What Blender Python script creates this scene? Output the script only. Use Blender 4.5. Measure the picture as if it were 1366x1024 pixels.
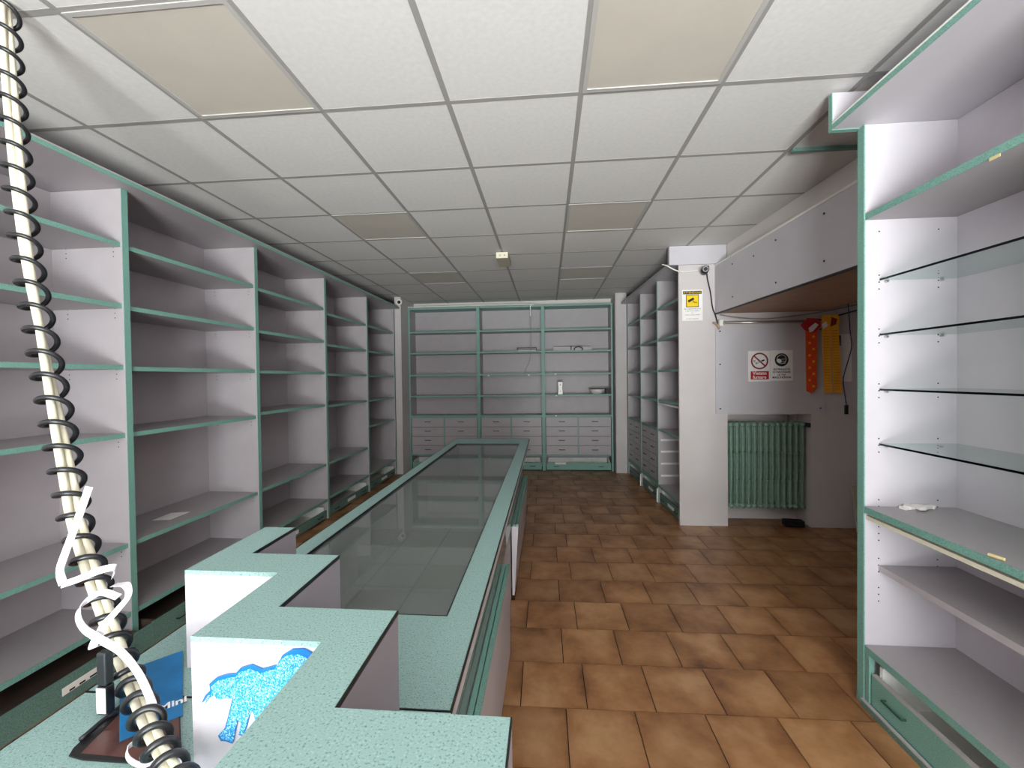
import bpy, math, random
from mathutils import Matrix, Vector
random.seed(7)
for o in list(bpy.data.objects):
    bpy.data.objects.remove(o)
scene = bpy.context.scene
COL = scene.collection
PI = math.pi

# ------------------------------------------------------------------ camera
FPX, YAW, PITCH, ROLL = 561.245, -0.08369, 0.01564, -0.01211
CAMZ = 1.478
def _rot():
    B = Matrix(((1, 0, 0), (0, 0, -1), (0, 1, 0)))
    cy, sy = math.cos(YAW), math.sin(YAW)
    cp, sp = math.cos(PITCH), math.sin(PITCH)
    cr, sr = math.cos(ROLL), math.sin(ROLL)
    Ry = Matrix(((cy, 0, -sy), (0, 1, 0), (sy, 0, cy)))
    Rx = Matrix(((1, 0, 0), (0, cp, -sp), (0, sp, cp)))
    Rz = Matrix(((cr, -sr, 0), (sr, cr, 0), (0, 0, 1)))
    return Rz @ Rx @ Ry @ B
MC = _rot()
def ray(x, y): return MC.transposed() @ Vector(((x-683)/FPX, (y-512)/FPX, 1))
def onz(x, y, z): d = ray(x, y); d = d*((z-CAMZ)/d.z); return Vector((d.x, d.y, z))
def ony(x, y, Y): d = ray(x, y); d = d*(Y/d.y); return Vector((d.x, Y, d.z+CAMZ))
def onx(x, y, X): d = ray(x, y); d = d*(X/d.x); return Vector((X, d.y, d.z+CAMZ))
cam = bpy.data.cameras.new('camera')
cam.sensor_width = 36
cam.lens = FPX/1366*36
cam.clip_start = 0.02
camo = bpy.data.objects.new('camera', cam)
COL.objects.link(camo)
camo.matrix_world = Matrix.Translation((0, 0, CAMZ)) @ Matrix((MC[0], -MC[1], -MC[2])).transposed().to_4x4()
scene.camera = camo

# ------------------------------------------------------------------ light
scene.view_settings.view_transform = 'Standard'
scene.view_settings.look = 'None'
scene.view_settings.gamma = 1
scene.view_settings.use_curve_mapping = False
scene.view_settings.exposure = -0.22
w = bpy.data.worlds.new('sky'); scene.world = w
w.use_nodes = True
w.node_tree.nodes['Background'].inputs[0].default_value = (0.75, 0.87, 1, 1)
w.node_tree.nodes['Background'].inputs[1].default_value = 1.2
def area(name, loc, rot, sx, sy, power, col):
    l = bpy.data.lights.new(name, 'AREA'); l.shape = 'RECTANGLE'
    l.size = sx; l.size_y = sy; l.energy = power; l.color = col
    o = bpy.data.objects.new(name, l); COL.objects.link(o)
    o.location = loc; o.rotation_euler = rot
    return o
# daylight from the street through the shop window behind the camera
area('daylight', (0.1, -3.5, 1.3), (PI/2, 0, 0), 2.0, 2.4, 250, (1, 0.985, 0.98))
# sunlit pavement outside, throwing light up through the shop window
area('pavement_bounce', (0.1, -5.9, .02), (PI, 0, 0), 5.0, 4.4, 7000, (1, 0.975, 0.955))

# ------------------------------------------------------------------ helpers
class MB:
    def __init__(s): s.v = []; s.f = []
    def box(s, x0, x1, y0, y1, z0, z1):
        n = len(s.v)
        s.v += [(x0,y0,z0),(x1,y0,z0),(x1,y1,z0),(x0,y1,z0),(x0,y0,z1),(x1,y0,z1),(x1,y1,z1),(x0,y1,z1)]
        s.f += [tuple(n+i for i in q) for q in ((0,3,2,1),(4,5,6,7),(0,1,5,4),(1,2,6,5),(2,3,7,6),(3,0,4,7))]
        return s
    def prism(s, poly, z0, z1, axis='z'):
        # poly counter-clockwise in (a,b); axis gives the extrusion direction
        n = len(s.v); k = len(poly)
        for z in (z0, z1):
            for a, b in poly:
                s.v.append({'z': (a, b, z), 'y': (a, z, b), 'x': (z, a, b)}[axis])
        s.f.append(tuple(n+i for i in reversed(range(k)))); s.f.append(tuple(n+k+i for i in range(k)))
        for i in range(k):
            j = (i+1) % k
            s.f.append((n+i, n+j, n+k+j, n+k+i))
        return s
    def tube(s, pts, r, seg=8, cap=True):
        pts = [Vector(p) for p in pts]
        if not hasattr(r, '__len__'): r = [r]*len(pts)
        n0 = len(s.v); up = None
        for i, p in enumerate(pts):
            t = (pts[min(i+1, len(pts)-1)]-pts[max(i-1, 0)]).normalized()
            if up is None:
                up = Vector((0, 0, 1)) if abs(t.z) < .9 else Vector((1, 0, 0))
            a = (up-t*up.dot(t)).normalized(); b = t.cross(a); up = a
            for k in range(seg):
                an = 2*PI*k/seg
                s.v.append(tuple(p+(a*math.cos(an)+b*math.sin(an))*r[i]))
        for i in range(len(pts)-1):
            for k in range(seg):
                q = n0+i*seg
                s.f.append((q+k, q+(k+1) % seg, q+seg+(k+1) % seg, q+seg+k))
        if cap:
            s.f.append(tuple(n0+k for k in reversed(range(seg))))
            s.f.append(tuple(n0+(len(pts)-1)*seg+k for k in range(seg)))
        return s
    def lathe(s, prof, c=(0, 0, 0), seg=20):
        n0 = len(s.v)
        for r, z in prof:
            for k in range(seg):
                a = 2*PI*k/seg
                s.v.append((c[0]+r*math.cos(a), c[1]+r*math.sin(a), c[2]+z))
        for i in range(len(prof)-1):
            for k in range(seg):
                q = n0+i*seg
                s.f.append((q+k, q+(k+1) % seg, q+seg+(k+1) % seg, q+seg+k))
        return s
    def ribbon(s, pts, wdir, width, th=0.0006):
        # a thin strip following pts, wdir a vector (or list) across it
        pts = [Vector(p) for p in pts]; n0 = len(s.v)
        for i, p in enumerate(pts):
            t = (pts[min(i+1, len(pts)-1)]-pts[max(i-1, 0)]).normalized()
            wd = Vector(wdir[i] if isinstance(wdir, list) else wdir)
            wd = (wd-t*wd.dot(t)).normalized()*width/2
            nn = t.cross(wd).normalized()*th
            for q in (p-wd-nn, p+wd-nn, p+wd+nn, p-wd+nn): s.v.append(tuple(q))
        for i in range(len(pts)-1):
            a = n0+4*i
            for k in range(4):
                s.f.append((a+k, a+(k+1) % 4, a+4+(k+1) % 4, a+4+k))
        e = n0+4*(len(pts)-1)
        s.f += [(n0+3, n0+2, n0+1, n0), (e, e+1, e+2, e+3)]
        return s
    def mesh(s, name, m, smooth=False):
        me = bpy.data.meshes.new(name); me.from_pydata(s.v, [], s.f); me.update()
        me.materials.append(m)
        if smooth:
            for p in me.polygons: p.use_smooth = True
        return me
def put(name, me, parent=None, loc=None):
    o = bpy.data.objects.new(name, me); COL.objects.link(o)
    if parent is not None: o.parent = parent
    if loc is not None: o.location = loc
    return o
def part(name, mb, m, parent=None, smooth=False, label=None, bevel=0):
    o = put(name, mb.mesh(name, M[m], smooth), parent)
    if label: o['label'] = label
    if bevel:
        b = o.modifiers.new('bevel', 'BEVEL'); b.width = bevel; b.segments = 2; b.limit_method = 'ANGLE'
    return o
def tag(o, label, cat, group=None, kind=None):
    o['label'] = label; o['category'] = cat
    if group: o['group'] = group
    if kind: o['kind'] = kind
    return o
def thing(name, label, cat, loc=(0, 0, 0), rotz=0, group=None):
    o = bpy.data.objects.new(name, None); COL.objects.link(o)
    o.empty_display_size = 0.1
    o.location = loc; o.rotation_euler = (0, 0, rotz)
    return tag(o, label, cat, group)
def struct(name, mb, m, label, cat, parent=None):
    o = part(name, mb, m, parent)
    if parent is None: tag(o, label, cat, kind='structure')
    return o
def box(*a): return MB().box(*a)
def smooth_path(pts, n=8):
    pts = [Vector(p) for p in pts]; out = []
    P = [pts[0]*2-pts[1]]+pts+[pts[-1]*2-pts[-2]]
    for i in range(1, len(P)-2):
        for k in range(n):
            t = k/n; a, b, c, d = P[i-1], P[i], P[i+1], P[i+2]
            out.append(0.5*((2*b)+(c-a)*t+(2*a-5*b+4*c-d)*t*t+(3*b-a-3*c+d)*t*t*t))
    out.append(pts[-1]); return out
def text_part(name, s, size, m, parent, mat, align='CENTER', bold=0.0):
    cu = bpy.data.curves.new('t', 'FONT'); cu.body = s; cu.size = size; cu.align_x = align; cu.align_y = 'CENTER'
    cu.extrude = 0.0003; cu.offset = bold; cu.resolution_u = 3
    to = bpy.data.objects.new('t', cu); COL.objects.link(to)
    me = bpy.data.meshes.new_from_object(to.evaluated_get(bpy.context.evaluated_depsgraph_get()))
    bpy.data.objects.remove(to); bpy.data.curves.remove(cu)
    me.name = name; me.transform(mat); me.materials.clear(); me.materials.append(M[m])
    return put(name, me, parent)
FACE_FRONT = Matrix.Rotation(PI/2, 4, 'X')      # text standing up, read from -Y

# ------------------------------------------------------------------ materials
M = {}
def nodes(name):
    m = bpy.data.materials.new(name); m.use_nodes = True; M[name] = m
    nt = m.node_tree; return m, nt, nt.nodes['Principled BSDF']
def sRGB(r, g, b):
    f = lambda c: c/12.92 if c <= .04045 else ((c+.055)/1.055)**2.4
    return (f(r/255), f(g/255), f(b/255), 1)
def plain(name, rgb, rough=.5, metal=0, var=.06, scale=14, bump=0, spec=.5):
    m, nt, p = nodes(name); c = sRGB(*rgb)
    p.inputs['Roughness'].default_value = rough; p.inputs['Metallic'].default_value = metal
    p.inputs['Specular IOR Level'].default_value = spec
    tc = nt.nodes.new('ShaderNodeTexCoord'); n = nt.nodes.new('ShaderNodeTexNoise')
    n.inputs['Scale'].default_value = scale; n.inputs['Detail'].default_value = 4
    nt.links.new(tc.outputs['Object'], n.inputs['Vector'])
    r = nt.nodes.new('ShaderNodeValToRGB')
    r.color_ramp.elements[0].position = .3; r.color_ramp.elements[1].position = .7
    r.color_ramp.elements[0].color = tuple(x*(1-var) for x in c[:3])+(1,)
    r.color_ramp.elements[1].color = tuple(min(1, x*(1+var)) for x in c[:3])+(1,)
    nt.links.new(n.outputs['Fac'], r.inputs['Fac']); nt.links.new(r.outputs['Color'], p.inputs['Base Color'])
    if bump:
        b = nt.nodes.new('ShaderNodeBump'); b.inputs['Strength'].default_value = bump; b.inputs['Distance'].default_value = .002
        nt.links.new(n.outputs['Fac'], b.inputs['Height']); nt.links.new(b.outputs['Normal'], p.inputs['Normal'])
    return m
def speckle(name, base, dark, light, scale, rough=.45, thr=(.40, .47), thr2=(.60, .66)):
    m, nt, p = nodes(name); p.inputs['Roughness'].default_value = rough
    tc = nt.nodes.new('ShaderNodeTexCoord')
    n = nt.nodes.new('ShaderNodeTexNoise'); n.inputs['Scale'].default_value = scale; n.inputs['Detail'].default_value = 2
    nt.links.new(tc.outputs['Object'], n.inputs['Vector'])
    r = nt.nodes.new('ShaderNodeValToRGB'); e = r.color_ramp.elements
    e[0].position = thr[0]; e[0].color = sRGB(*dark); e[1].position = thr2[1]; e[1].color = sRGB(*light)
    a = e.new(thr[1]); a.color = sRGB(*base); a = e.new(thr2[0]); a.color = sRGB(*base)
    nt.links.new(n.outputs['Fac'], r.inputs['Fac']); nt.links.new(r.outputs['Color'], p.inputs['Base Color'])
    return m
plain('laminate', (177, 170, 174), .42, var=.03, scale=9)
plain('lit_laminate', (200, 194, 201), .4, var=.02, scale=9)  # lighter copy of laminate, with stronger light put into the colour
plain('shelf_top', (166, 160, 163), .45, var=.03, scale=60)
speckle('teal', (122, 168, 156), (106, 150, 140), (138, 182, 170), 260)
speckle('teal_top', (142, 173, 169), (92, 126, 124), (160, 187, 184), 330, .38, thr=(.32, .42))
speckle('teal_dark', (98, 132, 124), (86, 116, 110), (112, 148, 140), 220)
plain('black_edge', (18, 24, 26), .4)
plain('edge_grey', (176, 172, 172), .4, var=.03)
plain('wall', (208, 201, 201), .7, var=.03, scale=3)
plain('wall_dark', (120, 114, 112), .7, var=.03, scale=3)
plain('wall_white', (226, 219, 214), .75, var=.02, scale=3)
plain('panel_grey', (202, 198, 204), .45, var=.03, scale=4)
plain('tile_white', (219, 217, 215), .85, var=.035, scale=45, bump=.25)
plain('grid', (158, 155, 153), .5, var=.02)
plain('diffuser', (199, 192, 182), .35, var=.03, scale=5)
plain('diffuser_frame', (184, 181, 178), .4, var=.02)
plain('dark', (26, 26, 28), .45)
plain('rubber', (24, 25, 30), .35, spec=.6)
plain('handle', (36, 42, 46), .4)
plain('green_handle', (34, 78, 70), .35)
plain('cream', (226, 220, 198), .5, var=.04, scale=20)
plain('paper', (244, 240, 238), .7, var=.02)
plain('ribbon', (238, 232, 242), .5, var=.04, scale=40)
plain('metal', (190, 188, 186), .3, metal=.9)
plain('white_paint', (240, 238, 232), .5)
plain('grout', (44, 30, 24), .9, var=.15, scale=30)
plain('red', (186, 34, 44), .6, var=.03)
plain('dark_red', (140, 30, 44), .6, var=.03)
plain('yellow', (244, 208, 20), .6, var=.05)
plain('orange', (226, 74, 22), .6, var=.06)
plain('amber', (240, 168, 40), .6, var=.06)
plain('amber_dark', (206, 132, 20), .6, var=.06)
plain('cable_blue', (52, 64, 104), .5)
plain('cable_grey', (150, 146, 140), .5)
plain('wood', (168, 138, 116), .6, var=.1, scale=12)
plain('dark_wood', (78, 62, 54), .7, var=.1, scale=12)
plain('shaded_mauve', (146, 138, 145), .45, var=.03, scale=9)  # partition laminate darkened to hold the shade on its inner sides
plain('board', (188, 180, 160), .6, var=.05)
plain('blue_print', (38, 118, 176), .3, var=.35, scale=9)
plain('brown_print', (88, 58, 54), .3, var=.6, scale=14)
plain('pencil', (222, 204, 150), .5)
plain('porcelain', (228, 222, 218), .25, var=.02)
plain('grey_fur', (70, 70, 74), .8)

def glass(name, tint, refl_rough=.02, ior=1.5, dust=0.0):
    m, nt, p = nodes(name); nt.nodes.remove(p)
    out = nt.nodes['Material Output']
    tr = nt.nodes.new('ShaderNodeBsdfTransparent'); tr.inputs[0].default_value = sRGB(*tint)
    gl = nt.nodes.new('ShaderNodeBsdfGlossy'); gl.inputs['Roughness'].default_value = refl_rough
    fr = nt.nodes.new('ShaderNodeFresnel'); fr.inputs['IOR'].default_value = ior
    mx = nt.nodes.new('ShaderNodeMixShader')
    ge = nt.nodes.new('ShaderNodeNewGeometry'); iv = nt.nodes.new('ShaderNodeMath'); iv.operation = 'SUBTRACT'; iv.inputs[0].default_value = 1
    nt.links.new(ge.outputs['Backfacing'], iv.inputs[1])
    ml = nt.nodes.new('ShaderNodeMath'); ml.operation = 'MULTIPLY'
    nt.links.new(fr.outputs[0], ml.inputs[0]); nt.links.new(iv.outputs[0], ml.inputs[1])
    nt.links.new(ml.outputs[0], mx.inputs[0]); nt.links.new(tr.outputs[0], mx.inputs[1]); nt.links.new(gl.outputs[0], mx.inputs[2])
    last = mx
    if dust:
        df = nt.nodes.new('ShaderNodeBsdfDiffuse'); df.inputs[0].default_value = (.6, .62, .62, 1)
        n = nt.nodes.new('ShaderNodeTexNoise'); n.inputs['Scale'].default_value = 7; n.inputs['Detail'].default_value = 5
        tc = nt.nodes.new('ShaderNodeTexCoord'); nt.links.new(tc.outputs['Object'], n.inputs['Vector'])
        mr = nt.nodes.new('ShaderNodeMapRange'); mr.inputs[3].default_value = dust*.6; mr.inputs[4].default_value = dust*1.4
        nt.links.new(n.outputs['Fac'], mr.inputs[0])
        m2 = nt.nodes.new('ShaderNodeMixShader')
        nt.links.new(mr.outputs[0], m2.inputs[0]); nt.links.new(mx.outputs[0], m2.inputs[1]); nt.links.new(df.outputs[0], m2.inputs[2]); last = m2
    nt.links.new(last.outputs[0], out.inputs['Surface'])
glass('glass', (240, 249, 246))
glass('glass_edge', (24, 70, 62), .1)
glass('case_glass', (214, 222, 218), .03, 1.9, dust=.12)
glass('window_glass', (246, 250, 250))

# floor tile: glazed brown with burnt, mottled edges, different on every tile
m, nt, p = nodes('floor_tile')
p.inputs['Roughness'].default_value = .36
tc = nt.nodes.new('ShaderNodeTexCoord'); oi = nt.nodes.new('ShaderNodeObjectInfo')
rnd = nt.nodes.new('ShaderNodeMath'); rnd.operation = 'MULTIPLY'; rnd.inputs[1].default_value = 37
nt.links.new(oi.outputs['Random'], rnd.inputs[0])
n = nt.nodes.new('ShaderNodeTexNoise'); n.noise_dimensions = '4D'; n.inputs['Scale'].default_value = 4.5; n.inputs['Detail'].default_value = 5; n.inputs['Roughness'].default_value = .6
nt.links.new(tc.outputs['Object'], n.inputs['Vector']); nt.links.new(rnd.outputs[0], n.inputs['W'])
sx = nt.nodes.new('ShaderNodeSeparateXYZ'); nt.links.new(tc.outputs['Object'], sx.inputs[0])
def mth(op, a, b=None, c=None):
    q = nt.nodes.new('ShaderNodeMath'); q.operation = op
    for i, v in enumerate((a, b, c)):
        if v is None: continue
        if isinstance(v, (int, float)): q.inputs[i].default_value = v
        else: nt.links.new(v, q.inputs[i])
    return q.outputs[0]
edge = mth('MAXIMUM', mth('ABSOLUTE', sx.outputs['X']), mth('ABSOLUTE', sx.outputs['Y']))
edge = mth('POWER', mth('DIVIDE', edge, .15), 3.0)
fac = mth('ADD', mth('MULTIPLY', n.outputs['Fac'], 1.25), mth('MULTIPLY', edge, .13))
r = nt.nodes.new('ShaderNodeValToRGB'); e = r.color_ramp.elements
e[0].position = .46; e[0].color = sRGB(180, 137, 97); e[1].position = 1.0; e[1].color = sRGB(94, 56, 34)
a = e.new(.70); a.color = sRGB(155, 108, 69)
nt.links.new(fac, r.inputs['Fac'])
hsv = nt.nodes.new('ShaderNodeHueSaturation'); nt.links.new(r.outputs['Color'], hsv.inputs['Color'])
nt.links.new(mth('ADD', mth('MULTIPLY', oi.outputs['Random'], .22), .86), hsv.inputs['Value'])
nt.links.new(hsv.outputs['Color'], p.inputs['Base Color'])
nt.links.new(mth('ADD', mth('MULTIPLY', n.outputs['Fac'], .25), .24), p.inputs['Roughness'])
# blue glitter
m, nt, p = nodes('blue_glitter')
p.inputs['Roughness'].default_value = .35
tc = nt.nodes.new('ShaderNodeTexCoord'); v = nt.nodes.new('ShaderNodeTexNoise'); v.inputs['Scale'].default_value = 420; v.inputs['Detail'].default_value = 3
nt.links.new(tc.outputs['Object'], v.inputs['Vector'])
r = nt.nodes.new('ShaderNodeValToRGB'); e = r.color_ramp.elements
e[0].position = .42; e[0].color = sRGB(20, 116, 190); e[1].position = .66; e[1].color = sRGB(190, 234, 246)
a = e.new(.52); a.color = sRGB(64, 166, 214)
nt.links.new(v.outputs['Fac'], r.inputs['Fac']); nt.links.new(r.outputs['Color'], p.inputs['Base Color'])
plain('blue_edge', (16, 104, 178), .35, var=.1)

# ------------------------------------------------------------------ room shell
CEIL, XL, YB = 2.735, -2.80, 6.97
YF = -3.40
floor = struct('floor', box(XL-.1, 3.3, YF-.1, YB+.1, -.08, -.006), 'grout', 'brown glazed square tile floor with dark joints', 'floor')
FROT = .010
tile_me = MB().prism([(-.1478, -.1468), (.1478, -.1468), (.1478, .1468), (-.1478, .1468)], -.009, 0).mesh('floor_tile', M['floor_tile'])
far_mb = MB()
for k in range(-19, 17):
    yk = 2.166+.2985*k-.14925
    x0 = -.1315 if k % 2 == 0 else .074
    for i in range(-9, 12):
        xc = x0+.15+.30*i
        X = xc*math.cos(FROT)-yk*math.sin(FROT)*.3; Y = yk+xc*math.sin(FROT)
        if X < XL-.1 or X > 3.2 or Y > 6.9: continue
        hide = (-.85 < X < -.35 and Y < 4.3) or X < -2.42 or Y > 6.75 or (X > 1.45 and Y > 4.45) or (X > 1.35 and 2.0 < Y < 0) or Y < 1.25
        if X > 1.62 and Y < 1.95: hide = True
        if hide:
            far_mb.box(X-.1485, X+.1485, Y-.1475, Y+.1475, -.009, 0)
        else:
            t = put('tile', tile_me, floor, (X, Y, 0)); t.rotation_euler = (0, 0, FROT)
o = part('tile_field', far_mb, 'floor_tile', floor); o['kind'] = 'stuff'

struct('wall_left', box(XL-.1, XL, YF, YB, 0, CEIL+.2), 'wall', 'grey wall behind the long left shelving', 'wall')
struct('wall_back', box(XL-.1, 3.3, YB, YB+.1, 0, CEIL+.2), 'wall_white', 'pale wall strip above the back cabinets', 'wall')
struct('wall_right', box(3.2, 3.3, 1.9, 4.6, 0, CEIL+.2), 'wall', 'right end wall of the radiator recess', 'wall')
struct('wall_right_front', box(1.79, 3.3, YF, 2.06, 0, CEIL+.2), 'wall', 'wall behind the glass shelved unit', 'wall')
struct('wall_right_rear', box(1.80, 1.90, 4.5, YB, 0, CEIL+.2), 'wall', 'wall behind the far right drawer shelving', 'wall')
# wall with the radiator niche
YW = 4.25
mb = MB()
mb.box(1.29, 1.73, YW, YW+.026, 0, CEIL); mb.box(1.73, 1.745, YW, YW+.30, 0, CEIL); mb.box(2.515, 3.2, YW, YW+.30, 0, CEIL)
mb.box(1.745, 2.515, YW, YW+.30, 1.09, CEIL); mb.box(1.745, 2.515, YW+.24, YW+.30, 0, 1.09)
struct('wall_recess', mb, 'wall', 'grey wall end with radiator niche and safety signs', 'wall')
struct('trim_1', box(1.195, 1.73, YW-.025, YW+.026, 2.552, CEIL-.004), 'panel_grey', 'boxed grey header above the security camera', 'trim')
# pillars at the back
struct('pillar', box(-2.335, -2.236, 6.33, YB, 0, CEIL), 'wall', 'grey pillar between left shelving and back cabinets', 'pillar')
struct('pillar', box(1.04, 1.205, 6.51, YB, 0, CEIL), 'wall', 'narrow grey pillar right of the back cabinets', 'pillar')
# shopfront behind the camera
mb = MB()
mb.box(XL, -.9, YF-.1, YF, 0, CEIL); mb.box(1.1, 3.3, YF-.1, YF, 0, CEIL)
mb.box(-.9, 1.1, YF-.1, YF, 0, .10); mb.box(-.9, 1.1, YF-.1, YF, 2.5, CEIL)
struct('wall_front', mb, 'wall_dark', 'shopfront wall behind the viewer', 'wall')
win = thing('window_1', 'glazed shopfront window behind the viewer', 'window', (.1, YF-.05, .10)); win['kind'] = 'structure'
for i in range(3):
    x = -1.0+i
    part('mullion', box(max(x-.025, -1.0), min(x+.025, 1.0), -.03, .03, 0, 2.4), 'metal', win)
for i in range(2):
    part('pane', box(-.975+i, -.025+i, -.004, .004, 0, 2.4), 'window_glass', win)

# ceiling: a backing slab, lay-in tiles, and the T-bar grid
ceil = struct('ceiling', box(XL-.1, 3.3, YF-.1, YB+.1, CEIL+.03, CEIL+.12), 'dark', 'suspended ceiling of off-white square tiles in a grey grid', 'ceiling')
GX = [-2.237+.6*i for i in range(-1, 8)]
GY = [1.910+.6*j for j in range(-9, 10)]
XR_EDGE = 1.88
lights = {(1, -1), (4, -1), (1, 2), (4, 2), (1, 5), (4, 5)}
lights = {(a, b) for a, b in lights}
full = None
tile_cache = {}
for i in range(-1, 7):
    for j in range(-9, 9):
        if (i, j) in lights: continue
        x0, x1 = -2.237+.6*i, -2.237+.6*(i+1); y0, y1 = 1.910+.6*j, 1.910+.6*(j+1)
        x0 = max(x0, XL); x1 = min(x1, XR_EDGE+(.1 if y0 < 2 else 0)); y1 = min(y1, YB); y0 = max(y0, YF)
        if i == 6 and j == 0: continue          # the slipped tile
        if x1-x0 < .03 or y1-y0 < .03: continue
        key = (round(x1-x0, 3), round(y1-y0, 3))
        if key not in tile_cache:
            a, b = (key[0]-.006)/2, (key[1]-.006)/2
            tile_cache[key] = box(-a, a, -b, b, 0, .014).mesh('ceiling_tile', M['tile_white'])
        put('ceiling_tile', tile_cache[key], ceil, ((x0+x1)/2, (y0+y1)/2, CEIL+.0002+random.uniform(0, .0006)))
for x in GX:
    if XL < x < XR_EDGE:
        part('main_runner', box(x-.012, x+.012, YF, YB, CEIL-.0010, CEIL+.012), 'grid', ceil)
for y in GY:
    if YF < y < YB:
        part('cross_runner', box(XL, XR_EDGE if y > 2 else 1.79, y-.012, y+.012, CEIL-.0007, CEIL+.0115), 'grid', ceil)
# slipped tile at the right edge, tilted in its frame
o = part('slipped_tile', box(-.2, .25, -.285, .285, 0, .014), 'tile_white', ceil)
o.location = (1.58, 2.20, CEIL+.012); o.rotation_euler = (math.radians(-2.4), 0, 0)
part('wall_angle', box(1.365, 1.78, 2.46, 2.485, CEIL-.03, CEIL-.012), 'teal_dark', ceil)

# soffit over the recess
sof = thing('soffit', 'long grey boxed soffit with screwed panels over the recess', 'soffit', (1.63, YW, 2.07)); sof['kind'] = 'structure'
fdx = .05       # the soffit runs slightly off square
L = YW-2.06
mb = MB().prism([(0, 0), (fdx*L, -L), (fdx*L+.012, -L), (.012, 0)], 0, .46)
part('face_panel', mb, 'panel_grey', sof)
mb = MB().prism([(.014, 0), (fdx*L+.014, -L), (fdx*L+.6, -L), (1.0, 0)], .004, .022)
part('underside', mb, 'wood', sof)
mb = MB().prism([(-.004, 0), (fdx*L-.004, -L), (fdx*L+.03, -L), (.03, 0)], .46, .475)
part('top_trim', mb, 'white_paint', sof)
mb = MB().prism([(-.003, 0), (fdx*L-.003, -L), (fdx*L+.015, -L), (.015, 0)], -.006, .006)
part('bottom_trim', mb, 'dark', sof)
mb = MB().prism([(.105, 0), (fdx*L+.105, -L), (fdx*L+.16, -L), (.16, 0)], .43, CEIL-2.07-.002)
part('fascia', mb, 'wall_white', sof)
for (yy, zz) in ((-.35, .39), (-.35, .10), (-1.0, .39), (-1.0, .08), (-.7, .36), (-1.5, .39), (-1.5, .1)):
    part('screw', MB().tube([(-yy*fdx-.004, yy, zz), (-yy*fdx+.002, yy, zz)], .007, 8), 'dark', sof)
mb = MB().prism([(1.80, 2.06), (3.2, 2.06), (3.2, YW), (1.80, YW)], 2.50, 2.56)
struct('ceiling_recess', mb, 'wall', 'plain ceiling of the side recess', 'ceiling')

# ------------------------------------------------------------------ shelving
def edged_shelf(t, x0, x1, y0, d, z, th=.025, edge='teal', name='shelf', body='shelf_top'):
    s = part(name, box(x0, x1, y0+.003, d, z-th/2, z+th/2), body, t)
    part('edge_strip', box(x0, x1, y0, y0+.003, z-th/2, z+th/2), edge, s)
    return s
def handle(parent, xc, z, y, m='handle', wd=.075):
    part('handle', MB().tube(smooth_path([(xc-wd/2, y, z), (xc-wd/2, y-.016, z), (xc+wd/2, y-.016, z), (xc+wd/2, y, z)], 1), .0048, 6), m, parent)
def side(t, x0, x1, d, H, zs, inner, edge='teal'):
    s = part('side_panel', box(x0, x1, .003, d, 0, H), 'laminate', t)
    part('edge_strip', box(x0, x1, 0, .003, 0, H), edge, s)
    mb = MB(); xi = x1 if inner > 0 else x0
    for z in zs:
        for y in (.055, d-.10):
            for dz in (-.052, -.026, 0):
                mb.tube([(xi-.0015*inner, y, z-.012+dz), (xi+.0012*inner, y, z-.012+dz)], .0032, 6)
    if zs: part('peg_holes', mb, 'dark', s)['kind'] = 'stuff'
    return s
def plinth_drawer(t, x0, x1, d, z0, z1, front='teal_dark', plate=None, hs=(.14,), y=.012, ins=.012, rise=.035, boxm='white_paint'):
    dr = part('drawer', box(x0+ins, x1-ins, y, y+.018, z0, z1), front, t)
    w = x1-x0
    for h in hs: handle(dr, x0+w*h if h < 1 else x1-.15, (z0+z1)/2, y)
    mb = MB()
    mb.box(x0+.03, x0+.042, y+.02, d-.03, z0+.01, z1+rise); mb.box(x1-.042, x1-.03, y+.02, d-.03, z0+.01, z1+rise)
    mb.box(x0+.03, x1-.03, d-.04, d-.03, z0+.01, z1+rise); mb.box(x0+.03, x1-.03, y+.02, d-.03, z0+.004, z0+.012)
    part('drawer_box', mb, boxm, dr)
    if plate:
        pl = part('label_card', box(x0+w*plate, x0+w*plate+.20, y-.002, y, (z0+z1)/2-.015, (z0+z1)/2+.02), 'paper', dr)
    return dr
def drawer_grid(t, x0, x1, z0, z1, cols, rows, y=.006):
    fr = MB(); g = .010
    cw = (x1-x0)/cols; rh = (z1-z0)/rows
    part('drawer_rail', box(x0, x1, y-.002, y+.03, z1, z1+.016), 'teal', t)
    part('drawer_rail', box(x0, x1, y-.002, y+.03, z0-.016, z0), 'teal', t)
    for c in range(1, cols):
        part('drawer_divider', box(x0+cw*c-g, x0+cw*c+g, y-.001, y+.03, z0, z1), 'teal', t)
    for c in range(cols):
        for r in range(rows):
            a = x0+cw*c+(g if c else .006); b = x0+cw*(c+1)-(g if c < cols-1 else .006)
            dr = part('drawer', box(a+.001, b-.001, y, y+.018, z0+rh*r+.003, z0+rh*(r+1)-.003), 'laminate', t)
            handle(dr, (a+b)/2, z0+rh*(r+.5)+.008, y, wd=.09)
    part('drawer_backing', box(x0, x1, y+.10, y+.106, z0, z1), 'dark', t)
def unit(name, label, loc, rot, w, d, H, zs, group, ts=.0175, rec=.012, zpegs=None, bottom=.215, fronts=None):
    t = thing(name, label, 'shelving', loc, rot, group)
    zp = zs if zpegs is None else zpegs
    side(t, 0, ts, d, H, zp, +1); side(t, w-ts, w, d, H, zp, -1)
    part('back_panel', box(ts, w-ts, d-.012, d, 0.02, H), 'laminate', t)
    for z in zs: edged_shelf(t, ts, w-ts, rec, d-.012, z)
    if bottom: edged_shelf(t, ts, w-ts, rec-.006, d-.012, bottom, .028, name='bottom_shelf')
    return t

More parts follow.
